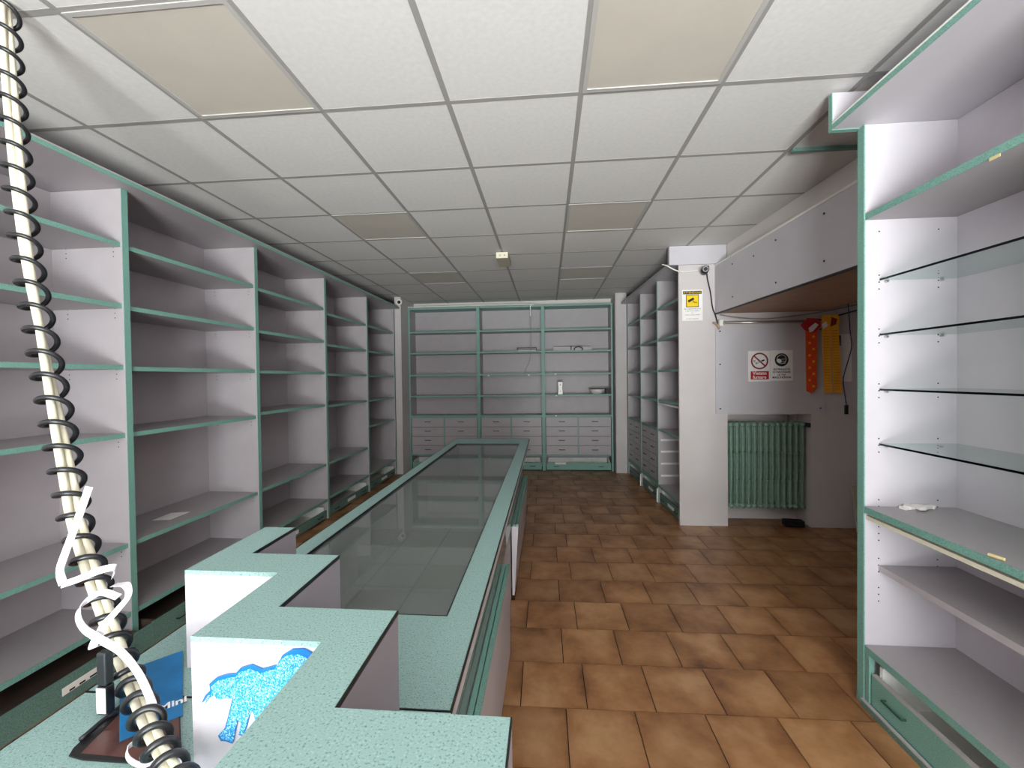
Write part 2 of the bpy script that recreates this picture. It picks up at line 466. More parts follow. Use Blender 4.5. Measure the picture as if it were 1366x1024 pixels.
# --- left row: five bays, front plane X = -2.34, facing right
DIV = [1.125, 2.175, 3.236, 4.302, 5.345, 6.325]
XF, DL = -2.34, .445
LZ = [[2.24, 1.90, 1.56, 1.18, .562], [2.235, 1.895, 1.553, 1.18, .562], [2.225, 1.88, 1.548, 1.205, .572],
      [2.185, 1.85, 1.53, 1.19, .574], [2.18, 1.845, 1.515, 1.19, .848]]
LB = [.175, .178, .195, .21, .222]
LD = [.118, .122, .092, .092, .098]
LLAB = ['tall left shelving bay behind the hanging coiled cable, nearest the viewer',
        'left shelving bay holding a folded white paper on its lower shelf',
        'middle bay of the five-bay left shelving row',
        'left shelving bay second from the grey back pillar',
        'narrow-looking left shelving bay touching the grey back pillar']
for b in range(5):
    w_ = DIV[b+1]-DIV[b]
    t = unit('shelving_unit', LLAB[b], (XF, DIV[b], 0), PI/2, w_, DL, 2.55, LZ[b], 'left wall shelving bays', bottom=LB[b])
    dr = plinth_drawer(t, .0175, w_-.0175, DL, .001 if b < 2 else .012, LD[b], hs=(.16, 2), plate=[.57, .38, .30, .42, .42][b], y=-.115 if b < 2 else .012, ins=-.0165 if b < 2 else .012, rise=-.02 if b < 2 else .035, boxm='dark_wood' if b < 2 else 'white_paint')
    if b == 0:
        for a_, b_ in ((.008, .030), (.050, .075), (.095, .165)):
            part('label_print', box(w_*.57+.0175+a_, w_*.57+.0175+b_, -.1185, -.1172, .048, .056), 'dark', dr)
    part('plinth', box(.02, w_-.02, .04, .055, 0, .012), 'dark', t)
o = part('cornice_board', box(XF-DL, XF+.08, DIV[0], 6.328, 2.551, 2.578), 'laminate')
tag(o, 'long teal-edged top board over the left shelving row', 'top board')
part('edge_strip', box(XF+.08, XF+.083, DIV[0], 6.328, 2.551, 2.573), 'teal', o)
part('light_strip', box(XF+.055, XF+.084, DIV[0], 6.328, 2.573, 2.581), 'edge_grey', o)

# --- back row: three bays, front plane Y = 6.65
BX = [-2.23, -1.093, -.062, 1.018]
BZ = [2.22, 1.88, 1.525, 1.188]
BLAB = ['back wall cabinet bay beside the left grey pillar', 'middle back wall cabinet bay, partly behind the glass counter',
        'back wall cabinet bay holding the white bowl']
for b in range(3):
    w_ = BX[b+1]-BX[b]
    t = unit('shelving_unit', BLAB[b], (BX[b], 6.65, 0), 0, w_, .315, 2.585, BZ, 'back wall cabinet bays', ts=.026, bottom=None, rec=.004)
    edged_shelf(t, .026, w_-.026, .0, .30, .868, .022, name='counter_shelf')
    drawer_grid(t, .028, w_-.028, .246, .842, 2, 4)
    plinth_drawer(t, .026, w_-.026, .30, .012, .124, front='teal', hs=(.16, .84), y=.004)
    part('top_board', box(0, w_, -.012, .315, 2.585, 2.61), 'teal', t)
    if b == 2: part('price_label', box(.17, .34, .0, .003, .10, .13), 'paper', t)

# --- right far row: three bays turned slightly, facing left
RA = math.radians(-87.6)
RO = Vector((1.213, 6.505, 0)); RU = Vector((math.cos(RA), math.sin(RA), 0)); RW = .742
RZ = [2.24, 1.885, 1.53, 1.19]
RLAB = ['far right drawer shelving bay touching the narrow pillar', 'middle bay of the far right drawer shelving',
        'far right shelving bay with its drawers missing, beside the camera sign']
for b in range(3):
    t = unit('drawer_shelving', RLAB[b], RO+RU*RW*b, RA, RW-.002, .42, 2.565, RZ, 'far right shelving bays', ts=.018, bottom=.20, rec=.006)
    edged_shelf(t, .018, RW-.018, .004, .40, .85, .022, name='counter_shelf')
    if b < 2:
        drawer_grid(t, .02, RW-.02, .235, .836, 2, 4)
    else:
        for z in (.305, .445, .585, .72):
            part('drawer_runner', box(.018, .030, .03, .36, z, z+.022), 'white_paint', t)
            part('drawer_runner', box(RW-.030, RW-.018, .03, .36, z, z+.022), 'white_paint', t)
        part('pull_out_slide', box(.03, RW-.03, .005, .03, 1.145, 1.165), 'white_paint', t)
    plinth_drawer(t, .018, RW-.018, .40, .012, .118, hs=(.2, .8), plate=.42 if b else None)
    part('foot', box(RW-.018, RW-.001, -.012, .0, 0, .16), 'white_paint', t)
t = thing('cornice_board', 'thin grey top board over the far right drawer shelving', 'top board', RO+Vector((0, 0, 2.566)), RA)
part('board', box(0, RW*3-.02, -.085, .42, 0, .026), 'panel_grey', t)
part('light_strip', box(0, RW*3-.02, -.088, -.085, .004, .03), 'edge_grey', t)

# --- big glass-shelved unit at the right, facing left
RY, RXF, RD, RWD = 2.010, 1.39, .385, 1.08
t = thing('display_shelving', 'large white shelving unit with glass shelves and teal edges', 'shelving', (RXF, RY, 0), -PI/2)
for x0, x1, inn in ((0, .036, 1), (RWD-.036, RWD, -1)):
    s = part('side_panel', box(x0, x1, .003, RD, 0, 2.56), 'lit_laminate', t)
    part('edge_strip', box(x0-.001, x1+.001, -.003, .003, 0, 2.56), 'teal', s)
    mb = MB(); xi = x1 if inn > 0 else x0
    for z in (2.125, 1.875, 1.64, 1.40, 1.16, .89, .77, .63, .50):
        for y in (.06, .30):
            for dz in (-.03, 0, .03):
                if z == 2.125 and dz > -.03: continue
                mb.tube([(xi-.002*inn, y, z+dz), (xi+.0012*inn, y, z+dz)], .0032, 6)
    part('peg_holes', mb, 'dark', s)['kind'] = 'stuff'
    mb = MB()
part('back_panel', box(.036, RWD-.036, RD-.01, RD, .02, 2.56), 'lit_laminate', t)
edged_shelf(t, .037, RWD-.037, .002, RD-.01, 2.160, .028, name='wood_shelf')
for z in (1.885, 1.645, 1.405, 1.165):
    g = part('glass_shelf', box(.040, RWD-.040, .063, RD-.012, z-.004, z+.004), 'glass', t, label='clear glass shelf with dark green front edge')
    part('glass_edge', box(.040, RWD-.040, .060, .063, z-.004, z+.004), 'glass_edge', g)
    for y in (.085, .31):
        part('shelf_pin', MB().tube([(.036, y, z-.009), (.052, y, z-.009)], .005, 8), 'metal', g)
edged_shelf(t, .037, RWD-.037, -.002, RD-.01, .876, .028, name='deep_shelf')
part('light_rail', MB().box(.040, RWD-.04, .006, .03, .834, .850), 'cream', t)
s = part('inner_shelf', box(.037, RWD-.037, .062, RD-.01, .604, .630), 'shelf_top', t)
part('edge_strip', box(.037, RWD-.037, .059, .062, .604, .630), 'laminate', s)
edged_shelf(t, .037, RWD-.037, .0, RD-.01, .258, .03, name='bottom_shelf')
part('drawer_frame', box(.046, .066, .0, .02, .03, .243), 'teal', t)
dr = part('drawer', box(.075, RWD-.075, .004, .022, .03, .162), 'teal', t)
part('drawer_lip', box(.075, RWD-.075, .004, .024, .162, .168), 'edge_grey', dr)
for xc in (.20, RWD-.20): handle(dr, xc, .108, .004, 'green_handle', .10)
mb = MB(); mb.box(.085, .10, .03, RD-.03, .03, .21); mb.box(RWD-.10, RWD-.085, .03, RD-.03, .03, .21); mb.box(.085, RWD-.085, .03, RD-.03, .024, .034)
part('drawer_box', mb, 'white_paint', dr)
part('drawer_back', box(.085, RWD-.085, RD-.04, RD-.03, .03, .21), 'wood', dr)
part('plinth_rail', box(.036, RWD, -.012, .0, .0, .028), 'teal_dark', t)
part('plinth_lip', box(.036, RWD, -.016, -.002, .028, .034), 'edge_grey', t)
part('foot', box(-.012, .0, -.002, .02, 0, .05), 'metal', t)
cap = part('canopy', box(.012, RWD, -.115, RD, 2.561, 2.583), 'panel_grey', t)
part('edge_strip', box(.012, RWD, -.118, -.115, 2.561, 2.583), 'teal', cap)
part('light_strip', box(.012, RWD, -.119, -.10, 2.583, 2.590), 'white_paint', cap)
ups = part('end_upstand', box(-.012, .010, -.115, RD, 2.561, 2.722), 'lit_laminate', t)
part('edge_strip', box(-.013, .011, -.118, -.115, 2.561, 2.722), 'teal', ups)
part('bottom_edge', box(-.013, .011, -.118, RD, 2.558, 2.561), 'teal', ups)

# ------------------------------------------------------------------ glass counter
ZC = .86
CX0, CX1, CY0, CY1 = -.928, -.184, .757, 4.235
GX0, GX1, GY0, GY1 = -.856, -.268, 1.068, 3.90
t = thing('display_counter', 'long teal-topped showcase counter with inset glass top', 'counter', ((CX0+CX1)/2, CY0, 0))
ox, oy = (CX0+CX1)/2, CY0
def lb(x0, x1, y0, y1, z0, z1): return box(x0-ox, x1-ox, y0-oy, y1-oy, z0, z1)
def ring(z0, z1, a, b):
    mb = MB()
    (x0, x1, y0, y1), (u0, u1, v0, v1) = a, b
    for q in ((x0, u0, y0, y1), (u1, x1, y0, y1), (u0, u1, y0, v0), (u0, u1, v1, y1)):
        mb.box(q[0]-ox, q[1]-ox, q[2]-oy, q[3]-oy, z0, z1)
    return mb
outer = (CX0, CX1, CY0, CY1); inner = (GX0, GX1, GY0, GY1)
top = part('top_frame', ring(.826, .851, outer, inner), 'edge_grey', t)
part('top_laminate', ring(.851, ZC, (CX0+.003, CX1-.003, CY0+.003, CY1-.003), (GX0-.003, GX1+.003, GY0-.003, GY1+.003)), 'teal_top', top)
part('black_edging', ring(.851, ZC+.0006, outer, (CX0+.003, CX1-.003, CY0+.003, CY1-.003)), 'black_edge', top)
part('black_inner_edging', ring(.846, ZC+.0006, (GX0-.003, GX1+.003, GY0-.003, GY1+.003), inner), 'black_edge', top)
part('glass_top', lb(GX0+.001, GX1-.001, GY0+.001, GY1-.001, .842, .850), 'case_glass', t)
part('cabinet_body', lb(CX0+.02, -.262, CY0+.03, CY1-.05, .02, .47), 'laminate', t)
part('display_deck', lb(CX0+.02, -.247, CY0+.03, CY1-.05, .47, .487), 'shelf_top', t)
part('rear_panel', lb(CX0+.02, CX0+.036, CY0+.03, CY1-.05, .49, .826), 'laminate', t)
part('end_panel', lb(CX0+.036, -.253, CY1-.066, CY1-.05, .49, .826), 'laminate', t)
part('end_panel', lb(CX0+.036, -.253, CY0+.03, CY0+.046, .49, .826), 'laminate', t)
yb = [CY0+.046, 1.9, 3.05, CY1-.066]
for i in range(3):
    part('front_glass', lb(-.252, -.246, yb[i]+.004, yb[i+1]-.004, .50, .826), 'case_glass', t)
    part('interior_divider', lb(CX0+.036, -.253, yb[i+1]-.008, yb[i+1]+.008, .49, .70), 'laminate', t) if i < 2 else None
part('plinth', lb(CX0+.05, -.28, CY0+.05, CY1-.08, 0, .02), 'dark', t)
for (a, b, dx, bot) in ((CY0+.03, 2.18, 0, -.210), (2.77, CY1-.06, .004, -.232)):
    poly = [(-.246-ox, .03), (bot-ox, .03), (-.206+dx-ox, .488), (-.246-ox, .488)]
    pn = part('front_panel', MB().prism(poly, a-oy, b-oy, 'y'), 'laminate', t)
    part('ledge_rail', lb(-.222+dx, -.205+dx, a, b, .488, .503), 'teal', pn)
    part('ledge_rail', lb(-.243+dx, -.226+dx, a, b, .488, .500), 'teal', pn)
    part('end_cap', MB().prism(poly, a-.003-oy, a-.0005-oy, 'y'), 'lit_laminate', pn)
part('front_panel', lb(-.262, -.254, 2.18, 2.77, .01, .47), 'laminate', t)

# cash desk closing the near end of the counter
t = thing('cash_desk', 'teal cash desk top at the near end of the counter', 'desk', ((CX0+CX1)/2, .15, 0))
ox, oy = (CX0+CX1)/2, .15
part('worktop', lb(CX0+.003, CX1, .153, CY0-.002, .835, ZC), 'teal_top', t)
part('black_edging', lb(CX0, CX0+.003, .15, CY0-.002, .835, ZC), 'black_edge', t)
part('body', lb(CX0+.03, CX1-.03, .18, CY0-.03, .03, .835), 'laminate', t)
part('plinth', lb(CX0+.06, CX1-.06, .21, CY0-.06, 0, .03), 'dark', t)
# stepped partition on the desk
OUT = [(-.780, 1.096), (-.780, .835), (-.569, .835), (-.569, .617), (-.352, .617), (-.352, .402), (-.135, .402), (-.135, .30)]
INN = [(-.695, 1.096), (-.695, .927), (-.483, .927), (-.483, .709), (-.266, .709), (-.266, .493), (-.048, .493), (-.048, .30)]
def cen(P, o): return [(a-o[0], b-o[1]) for a, b in P]
so = (-.42, .70)
t = thing('stepped_partition', 'zigzag stepped partition with teal top and white sides on the desk', 'partition', (so[0], so[1], ZC+.001))
poly = cen(OUT+INN[::-1], so)
ZT = 1.073-ZC-.001
part('panel_body', MB().prism(poly, 0, ZT-.009), 'lit_laminate', t)
part('top_cap', MB().prism(poly, ZT-.009, ZT), 'teal_top', t)
mb = MB()
for (a, b), (c, d) in zip(cen(INN, so)[:-1], cen(INN, so)[1:]):
    if abs(a-c) < 1e-4: mb.box(a, a+.0022, min(b, d), max(b, d), ZT-.007, ZT+.0004)
part('black_edging', mb, 'black_edge', t)
for (a, b), (c, d) in zip(cen(INN, so)[:-1], cen(INN, so)[1:]):  # thin added panels carry the inner faces' shade in their colour
    if abs(a-c) < 1e-4: part('shade_facing', box(a, a+.0016, min(b, d), max(b, d), .0, ZT-.0075), 'shaded_mauve', t)
    else: part('shade_facing', box(a, c, b, b+.0016, .0, ZT-.0075), 'shaded_mauve', t)
# blue glitter cut-out
def c8(a, b): return (80+a*360/1366, 820+b*204/774)
sil = [(725,438),(742,400),(768,375),(764,340),(800,310),(850,295),(895,290),(920,262),(975,245),(1030,268),(1110,245),(1130,200),(1180,168),(1240,165),(1278,185),(1300,230),(1260,320),(1200,410),(1120,440),(1050,490),(1000,520),(985,470),(965,500),(950,560),(935,602),(912,598),(925,540),(905,520),(888,600),(880,642),(850,630),(822,628),(808,602),(845,560),(862,490),(882,408),(840,403),(800,417),(788,388),(752,402),(735,432)]
pts = [ony(*c8(*q), .6165) for q in sil]
px = [(q.x, q.z) for q in pts]
sgn = sum(px[i][0]*px[(i+1) % len(px)][1]-px[(i+1) % len(px)][0]*px[i][1] for i in range(len(px)))
if sgn < 0: px = px[::-1]
b0 = (-.45, .6165, .90)
cut = thing('glitter_figure', 'blue glitter foam figure stuck on the white partition face', 'decoration', b0)
loc = [(a-b0[0], b-b0[2]) for a, b in px]
part('foam_layer', MB().prism(loc, -.0035, -.0005, 'y'), 'blue_edge', cut)
cx = sum(a for a, b in loc)/len(loc); cz = sum(b for a, b in loc)/len(loc)
part('glitter_layer', MB().prism([(cx+(a-cx)*.93, cz+(b-cz)*.93-.002) for a, b in loc], -.0042, -.0036, 'y'), 'blue_glitter', cut)

# mat and leaflet on the desk
def flat(name, pix, z0, z1, m, parent=None):
    P = [onz(x, y, z1) for x, y in pix]; q = [(v.x, v.y) for v in P]
    s = sum(q[i][0]*q[(i+1) % len(q)][1]-q[(i+1) % len(q)][0]*q[i][1] for i in range(len(q)))
    if s < 0: q = q[::-1]
    return part(name, MB().prism(q, z0, z1), m, parent)
o = flat('counter_mat', [(92, 1007), (98, 997), (163, 936), (238, 884), (243, 1032), (170, 1016), (110, 1012)], ZC+.0003, ZC+.003, 'dark')
tag(o, 'dark bordered counter mat with brown picture under the cable end', 'mat')
flat('picture', [(108, 1004), (166, 945), (236, 893), (241, 1026), (172, 1010)], ZC+.003, ZC+.0034, 'brown_print', o)
o = flat('leaflet', [(160, 897), (243.5, 867.3), (244, 953), (159, 989)], ZC+.0036, ZC+.0042, 'blue_print')
tag(o, 'blue printed leaflet lying against the stepped partition', 'leaflet')
a_, b_ = onz(222, 944, ZC+.0043), onz(258, 930, ZC+.0043)
an = math.atan2(b_.y-a_.y, b_.x-a_.x)
text_part('lettering', 'Mini', .026, 'paper', o, Matrix.Translation((a_+b_)/2-Vector((.012, .004, 0))) @ Matrix.Rotation(an, 4, 'Z'), bold=.0006)

# ------------------------------------------------------------------ hanging cable bundle
bund = [(3, -45, 1.33), (7, 20, 1.26), (16, 150, 1.23), (33, 320, 1.17), (55, 450, 1.07), (76, 560, .97), (93, 650, .91), (104, 705, .875), (136, 805, .80), (163, 880, .75), (176, 912, .727)]
P = [ony(x, y, Y) for x, y, Y in bund]+[onz(198, 965, .925), onz(222, 1015, .912), onz(262, 1070, .908)]
tp = P[0]; P.insert(0, Vector((tp.x-.02, tp.y+.02, CEIL)))
path = smooth_path(P, 10)
t = thing('cable_bundle', 'hanging cream twin cable wrapped in a black spiral lead', 'cable', (P[0].x, P[0].y, CEIL))
o0 = Vector((P[0].x, P[0].y, CEIL))
acc = [0]
for a, b in zip(path[:-1], path[1:]): acc.append(acc[-1]+(b-a).length)
def at(s):
    s = min(max(s, 0), acc[-1])
    for i in range(len(acc)-1):
        if s <= acc[i+1]: return path[i].lerp(path[i+1], (s-acc[i])/(acc[i+1]-acc[i]))
    return path[-1]
def frame(s):
    tg = (at(s+.01)-at(s-.01)).normalized()
    a = Vector((1, 0, 0)); a = (a-tg*a.dot(tg)).normalized()
    return tg, a, tg.cross(a)
T = acc[-1]
def pixy(p):
    c = MC @ (p-Vector((0, 0, CAMZ))); return 512+FPX*c.y/c.z
def taper(y, tab):
    for (a, u), (b, v) in zip(tab[:-1], tab[1:]):
        if y <= b: return u+(v-u)*min(max((y-a)/(b-a), 0), 1)
    return tab[-1][1]
TR = ((500, .0092), (720, .0082), (900, .0066), (1000, .0056))
for ph in (0, PI):
    pts = []; rr = []
    for k in range(140):
        s = T*k/139; tg, a, b = frame(s); an = .4+2.2*s+ph
        r_ = taper(pixy(at(s)), TR); rr.append(r_)
        pts.append(at(s)+(a*math.cos(an)+b*math.sin(an))*r_*.97-o0)
    part('conduit', MB().tube(pts, rr, 10), 'cream', t, True)
pts = []; rr = []; an = 0; s = .02; N = 1500; ds = (T-.02)/N
for k in range(N):
    y0, y1 = pixy(at(s)), pixy(at(s+ds))
    pitch = 31 if y0 < 650 else max(20, 31-(y0-650)*.035)
    an -= 2*PI*max(y1-y0, 0)/pitch; s += ds
    tg, a, b = frame(s)
    R_ = taper(y0, ((300, .031), (600, .0285), (720, .0245), (880, .0205), (1000, .018)))
    pts.append(at(s)+(a*math.cos(an)+b*math.sin(an))*R_-o0); rr.append(taper(y0, ((500, .0066), (1000, .0056))))
part('spiral_lead', MB().tube(pts, rr, 7), 'rubber', t, True)
# plug hanging from the bundle
pb = ony(140, 880, .705)
t = thing('plug', 'black cable connector with white label beside the spiral lead', 'connector', pb)
pz = [ony(140, y, .705)-pb for y in (868, 900, 912, 950)]
part('body', box(-.0105, .0105, -.008, .008, pz[3].z, pz[2].z), 'rubber', t, bevel=.003)
part('socket', box(-.0095, .0095, -.008, .008, pz[2].z+.001, pz[0].z), 'handle', t, bevel=.003)
part('label', box(-.0092, .0092, -.0092, -.0082, pz[3].z+.005, pz[2].z-.002), 'paper', t)
cp = [Vector((.004, 0, pz[3].z)), ony(150, 975, .702)-pb, ony(153, 1000, .70)-pb, Vector((.02, -.06, ZC+.008-pb.z))]
cp[2].z = max(cp[2].z, ZC+.01-pb.z)
part('lead', MB().tube(smooth_path(cp, 6), .0042, 8), 'rubber', t, True)
# curled paper strips
def strip(label, pix, wd, width):
    pts = [ony(x, y, Y) for x, y, Y in pix]; c = pts[0].copy()
    o = part('paper_strip', MB().ribbon([p-c for p in smooth_path(pts, 8)], wd, width), 'ribbon'); o.location = c
    return tag(o, label, 'paper strip', 'curled paper strips on the cable')
strip('white paper strip hanging at the top of the curled tangle', [(119, 649, .835), (104, 692, .82), (88, 735, .80), (80, 760, .79), (84, 778, .78)], (1, .1, .3), .018)
strip('white paper band folded around the bundle below the hanging strip', [(82, 780, .775), (105, 772, .755), (135, 760, .745), (154, 757, .755), (150, 768, .79)], (.2, .2, 1), .013)
strip('looped white paper strip crossing the middle of the spiral lead', [(152, 780, .78), (168, 780, .74), (171, 795, .725), (155, 815, .71), (138, 835, .70), (124, 862, .70), (130, 862, .72)], (1, .2, .4), .013)
strip('thin curved paper strip bowing left of the conduits', [(158, 796, .77), (135, 790, .74), (112, 805, .72), (104, 820, .71), (112, 838, .70), (135, 853, .685), (160, 868, .67), (183, 895, .655), (198, 925, .65), (204, 942, .65)], (.6, .2, 1), .014)
strip('thin translucent paper loop at the foot of the cable', [(250, 1018, .60), (232, 1008, .60), (212, 1012, .595), (190, 1020, .59), (172, 1012, .59), (170, 998, .60), (184, 987, .615)], (.2, .2, 1), .008)

# ------------------------------------------------------------------ ceiling things
LIGHTLAB = {(1, -1): 'large ceiling light panel nearest the viewer on the left', (4, -1): 'white ceiling light panel nearest the viewer on the right',
            (1, 2): 'switched-off square ceiling light, second on the left', (4, 2): 'switched-off square ceiling light, second on the right',
            (1, 5): 'small far ceiling light on the left', (4, 5): 'small far ceiling light on the right'}
for (i, j) in sorted(lights):
    x0, y0 = -2.237+.6*i, 1.910+.6*j
    t = thing('ceiling_light', LIGHTLAB[(i, j)], 'ceiling light', (x0+.3, y0+.3, CEIL), 0, 'square ceiling lights')
    mb = MB()
    for q in ((-.294, .294, -.294, -.276), (-.294, .294, .276, .294), (-.294, -.276, -.276, .276), (.276, .294, -.276, .276)):
        mb.box(*q, -.004, .02)
    part('frame', mb, 'diffuser_frame', t)
    part('diffuser', box(-.276, .276, -.276, .276, -.001, .003), 'diffuser', t)
    part('lip', box(-.276, .276, .271, .276, -.005, -.001), 'diffuser_frame', t)
t = thing('ceiling_sensor', 'small cream box fixed under the middle of the ceiling', 'sensor', (-.437, 4.2, CEIL-.004))
part('housing', box(-.06, .06, 0, .32, -.062, -.002), 'board', t)
part('front_plate', box(-.058, .058, -.006, 0, -.060, -.004), 'cream', t)
part('lens', MB().lathe([(0, 0), (.014, 0), (.012, .004), (0, .005)], (0, 0, 0), 12), 'diffuser', t).matrix_local = Matrix.Translation((-.02, -.006, -.034)) @ Matrix.Rotation(PI/2, 4, 'X')
part('lamp', box(.02, .034, -.009, -.006, -.042, -.028), 'grid', t)
# dome sensor on the left back pillar
dp = ony(532.5, 403, 6.32)
t = thing('pillar_sensor', 'round dark-eyed sensor on top of the left back pillar', 'sensor', (dp.x, 6.325, dp.z))
part('ring', MB().tube([(0, .004, 0), (0, -.012, 0)], .045, 16), 'white_paint', t)
part('eye', MB().tube([(0, -.012, 0), (0, -.016, 0)], .026, 14), 'dark', t)
o = part('conduit_pipe', MB().tube(smooth_path([(-2.22, 6.63, 2.628), (-1.9, 6.63, 2.628), (-1.2, 6.63, 2.628), (-.26, 6.63, 2.625), (-.253, 6.63, 2.60), (-.253, 6.632, 2.44)], 4), .008, 6), 'white_paint')
tag(o, 'thin white conduit running along the top of the back cabinets', 'conduit')
o = part('drop_cable', MB().tube(smooth_path([(-.253, 6.64, 2.43), (-.25, 6.64, 2.2), (-.25, 6.64, 1.95), (-.27, 6.64, 1.75), (-.33, 6.64, 1.62), (-.36, 6.64, 1.545)], 6), .004, 6), 'cable_grey')
tag(o, 'thin dark cable dropping in front of the middle back cabinet', 'cable')

# ------------------------------------------------------------------ recess: radiator, board, signs, rod
t = thing('radiator', 'old green column radiator in the wall niche', 'radiator', (2.13, YW+.035, 0))
sec = MB()
for y in (.012, .052, .092, .132):
    sec.tube([(0, y, .17), (-.004, y, .24), (0, y, .60), (0, y, .96), (0, y, 1.01)], [.011, .012, .0125, .012, .011], 8)
sec.tube([(0, -.002, .185), (0, .146, .185)], .021, 8); sec.tube([(0, -.002, .985), (0, .146, .985)], .021, 8)
sec.tube([(0, -.002, .44), (0, .146, .44)], .012, 6); sec.tube([(0, -.002, .71), (0, .146, .71)], .012, 6)
plain('radiator_green', (128, 158, 142), .4, var=.14, scale=18)
sm = sec.mesh('section', M['radiator_green'], True)
for k in range(13):
    put('section', sm, t, (-.335+.0558*k, 0, 0))
for z in (.185, .985): part('header_pipe', MB().tube([(-.345, .072, z), (.345, .072, z)], .018, 8), 'radiator_green', t, True)
part('valve', MB().tube([(.345, .072, .985), (.372, .072, .985), (.374, .03, .985), (.374, -.03, .985)], [.012, .014, .02, .022], 10), 'dark', t, True)
part('riser_pipe', MB().tube([(.26, .15, 1.0), (.26, .16, 1.30)], .011, 8), 'wall_white', t, True)
for x in (-.25, .25):
    part('wall_bracket', box(x-.01, x+.01, .10, .20, .55, .57), 'radiator_green', t)
t = thing('cover_board', 'large grey screwed board above the radiator', 'board', (2.13, YW, 1.1))
part('panel', box(-.50, .50, -.016, -.001, 0, .84), 'panel_grey', t)
for x in (-.46, .46):
    for z in (.05, .48, .80):
        if z == .48 and x > 0: continue
        part('screw', MB().tube([(x, -.019, z), (x, -.015, z)], .008, 8), 'handle', t)
# signs on the board
YS = YW-.0175
def disc(xc, zc, r, y, m, name, parent, seg=24, th=.001):
    return part(name, MB().tube([(xc, y, zc), (xc, y-th, zc)], r, seg), m, parent)
def annulus(xc, zc, r0, r1, y, m, name, parent, seg=28):
    mb = MB()
    for k in range(seg):
        a, b = 2*PI*k/seg, 2*PI*(k+1)/seg
        q = [(xc+r0*math.cos(a), zc+r0*math.sin(a)), (xc+r1*math.cos(a), zc+r1*math.sin(a)), (xc+r1*math.cos(b), zc+r1*math.sin(b)), (xc+r0*math.cos(b), zc+r0*math.sin(b))]
        mb.prism(q, y-.001, y, 'y')
    return part(name, mb, m, parent)
def bar(x0, z0, x1, z1, wd, y, m, name, parent):
    d = Vector((x1-x0, z1-z0)).normalized(); nx, nz = -d.y*wd/2, d.x*wd/2
    return part(name, MB().prism([(x0-nx, z0-nz), (x1-nx, z1-nz), (x1+nx, z1+nz), (x0+nx, z0+nz)], y-.001, y, 'y'), m, parent)
t = thing('no_smoking_sign', 'white no-smoking notice with red caption on the grey board', 'sign', (2.035, YS, 1.555), 0, 'notices on the board')
part('sheet', box(-.105, .098, -.0012, 0, -.145, .148), 'paper', t)
annulus(0, .052, .066, .080, -.0013, 'dark_red', 'prohibition_ring', t)
bar(-.05, .10, .05, .004, .013, -.0024, 'dark_red', 'prohibition_bar', t)
bar(-.035, .028, .045, .062, .014, -.0013, 'dark', 'cigarette', t)
bar(-.028, .031, .018, .0505, .007, -.0024, 'paper', 'cigarette_paper', t)
annulus(-.048, .052, .006, .010, -.0013, 'dark', 'smoke_curl', t, 12)
part('caption_panel', box(-.082, .085, -.0022, -.0013, -.125, -.046), 'red', t)
for k, s in enumerate(('Vietato', 'fumare')):
    text_part('caption', s, .044, 'paper', t, Matrix.Translation((0, -.0028, -.066-.038*k)) @ FACE_FRONT, bold=.0008)
t = thing('mask_sign', 'white face-mask notice with black round symbol on the grey board', 'sign', (2.242, YS, 1.555), 0, 'notices on the board')
part('sheet', box(-.106, .098, -.0012, 0, -.14, .152), 'paper', t)
disc(-.005, .060, .063, -.0013, 'dark', 'symbol_disc', t)
annulus(-.005, .066, .040, .044, -.0025, 'paper', 'head_outline', t)
part('mask', MB().prism([(-.05, .045), (-.03, .028), (-.008, .035), (-.006, .06), (-.03, .072), (-.052, .062)], -.0036, -.0025, 'y'), 'paper', t)
for z in (.066, .046, .026): bar(-.006, z, .030, z+.002, .004, -.0025, 'paper', 'mask_band', t)
for k, (s, sz) in enumerate((('SEI PREGATO', .026), ('DI INDOSSARE', .025), ('LA TUA', .022), ('MASCHERINA', .028))):
    text_part('caption', s, sz, 'dark', t, Matrix.Translation((-.004, -.0018, -.032-.0255*k)) @ FACE_FRONT, bold=.0005)
# camera warning notice on the wall end
t = thing('camera_warning_sign', 'white and yellow video surveillance notice below the security camera', 'sign', (1.418, YW-.001, 2.16))
part('sheet', box(-.097, .097, -.0012, 0, -.15, .15), 'paper', t)
part('title_panel', box(-.088, .088, -.0022, -.0013, .108, .138), 'dark', t)
text_part('caption', 'ATTENZIONE', .027, 'yellow', t, Matrix.Translation((0, -.0028, .122)) @ FACE_FRONT)
part('yellow_panel', box(-.060, .060, -.0022, -.0013, -.018, .104), 'dark', t)
part('yellow_field', box(-.054, .054, -.0032, -.0023, -.012, .098), 'yellow', t)
bar(-.040, .036, .014, .066, .022, -.0034, 'dark', 'camera_symbol', t)
bar(.004, .044, .014, .030, .006, -.0034, 'dark', 'bracket_symbol', t); bar(.012, .028, .044, .026, .006, -.0034, 'dark', 'bracket_symbol', t)
for k, (s, sz) in enumerate((('AREA VIDEOSORVEGLIATA', .0135), ('la registrazione e effettuata', .0125), ('per', .012), ('motivi di sicurezza aziendale', .012), ('', .01), ('art. 13 del codice privacy', .0115))):
    if s: text_part('caption', s, sz, 'dark', t, Matrix.Translation((0, -.0018, -.036-.019*k)) @ FACE_FRONT)
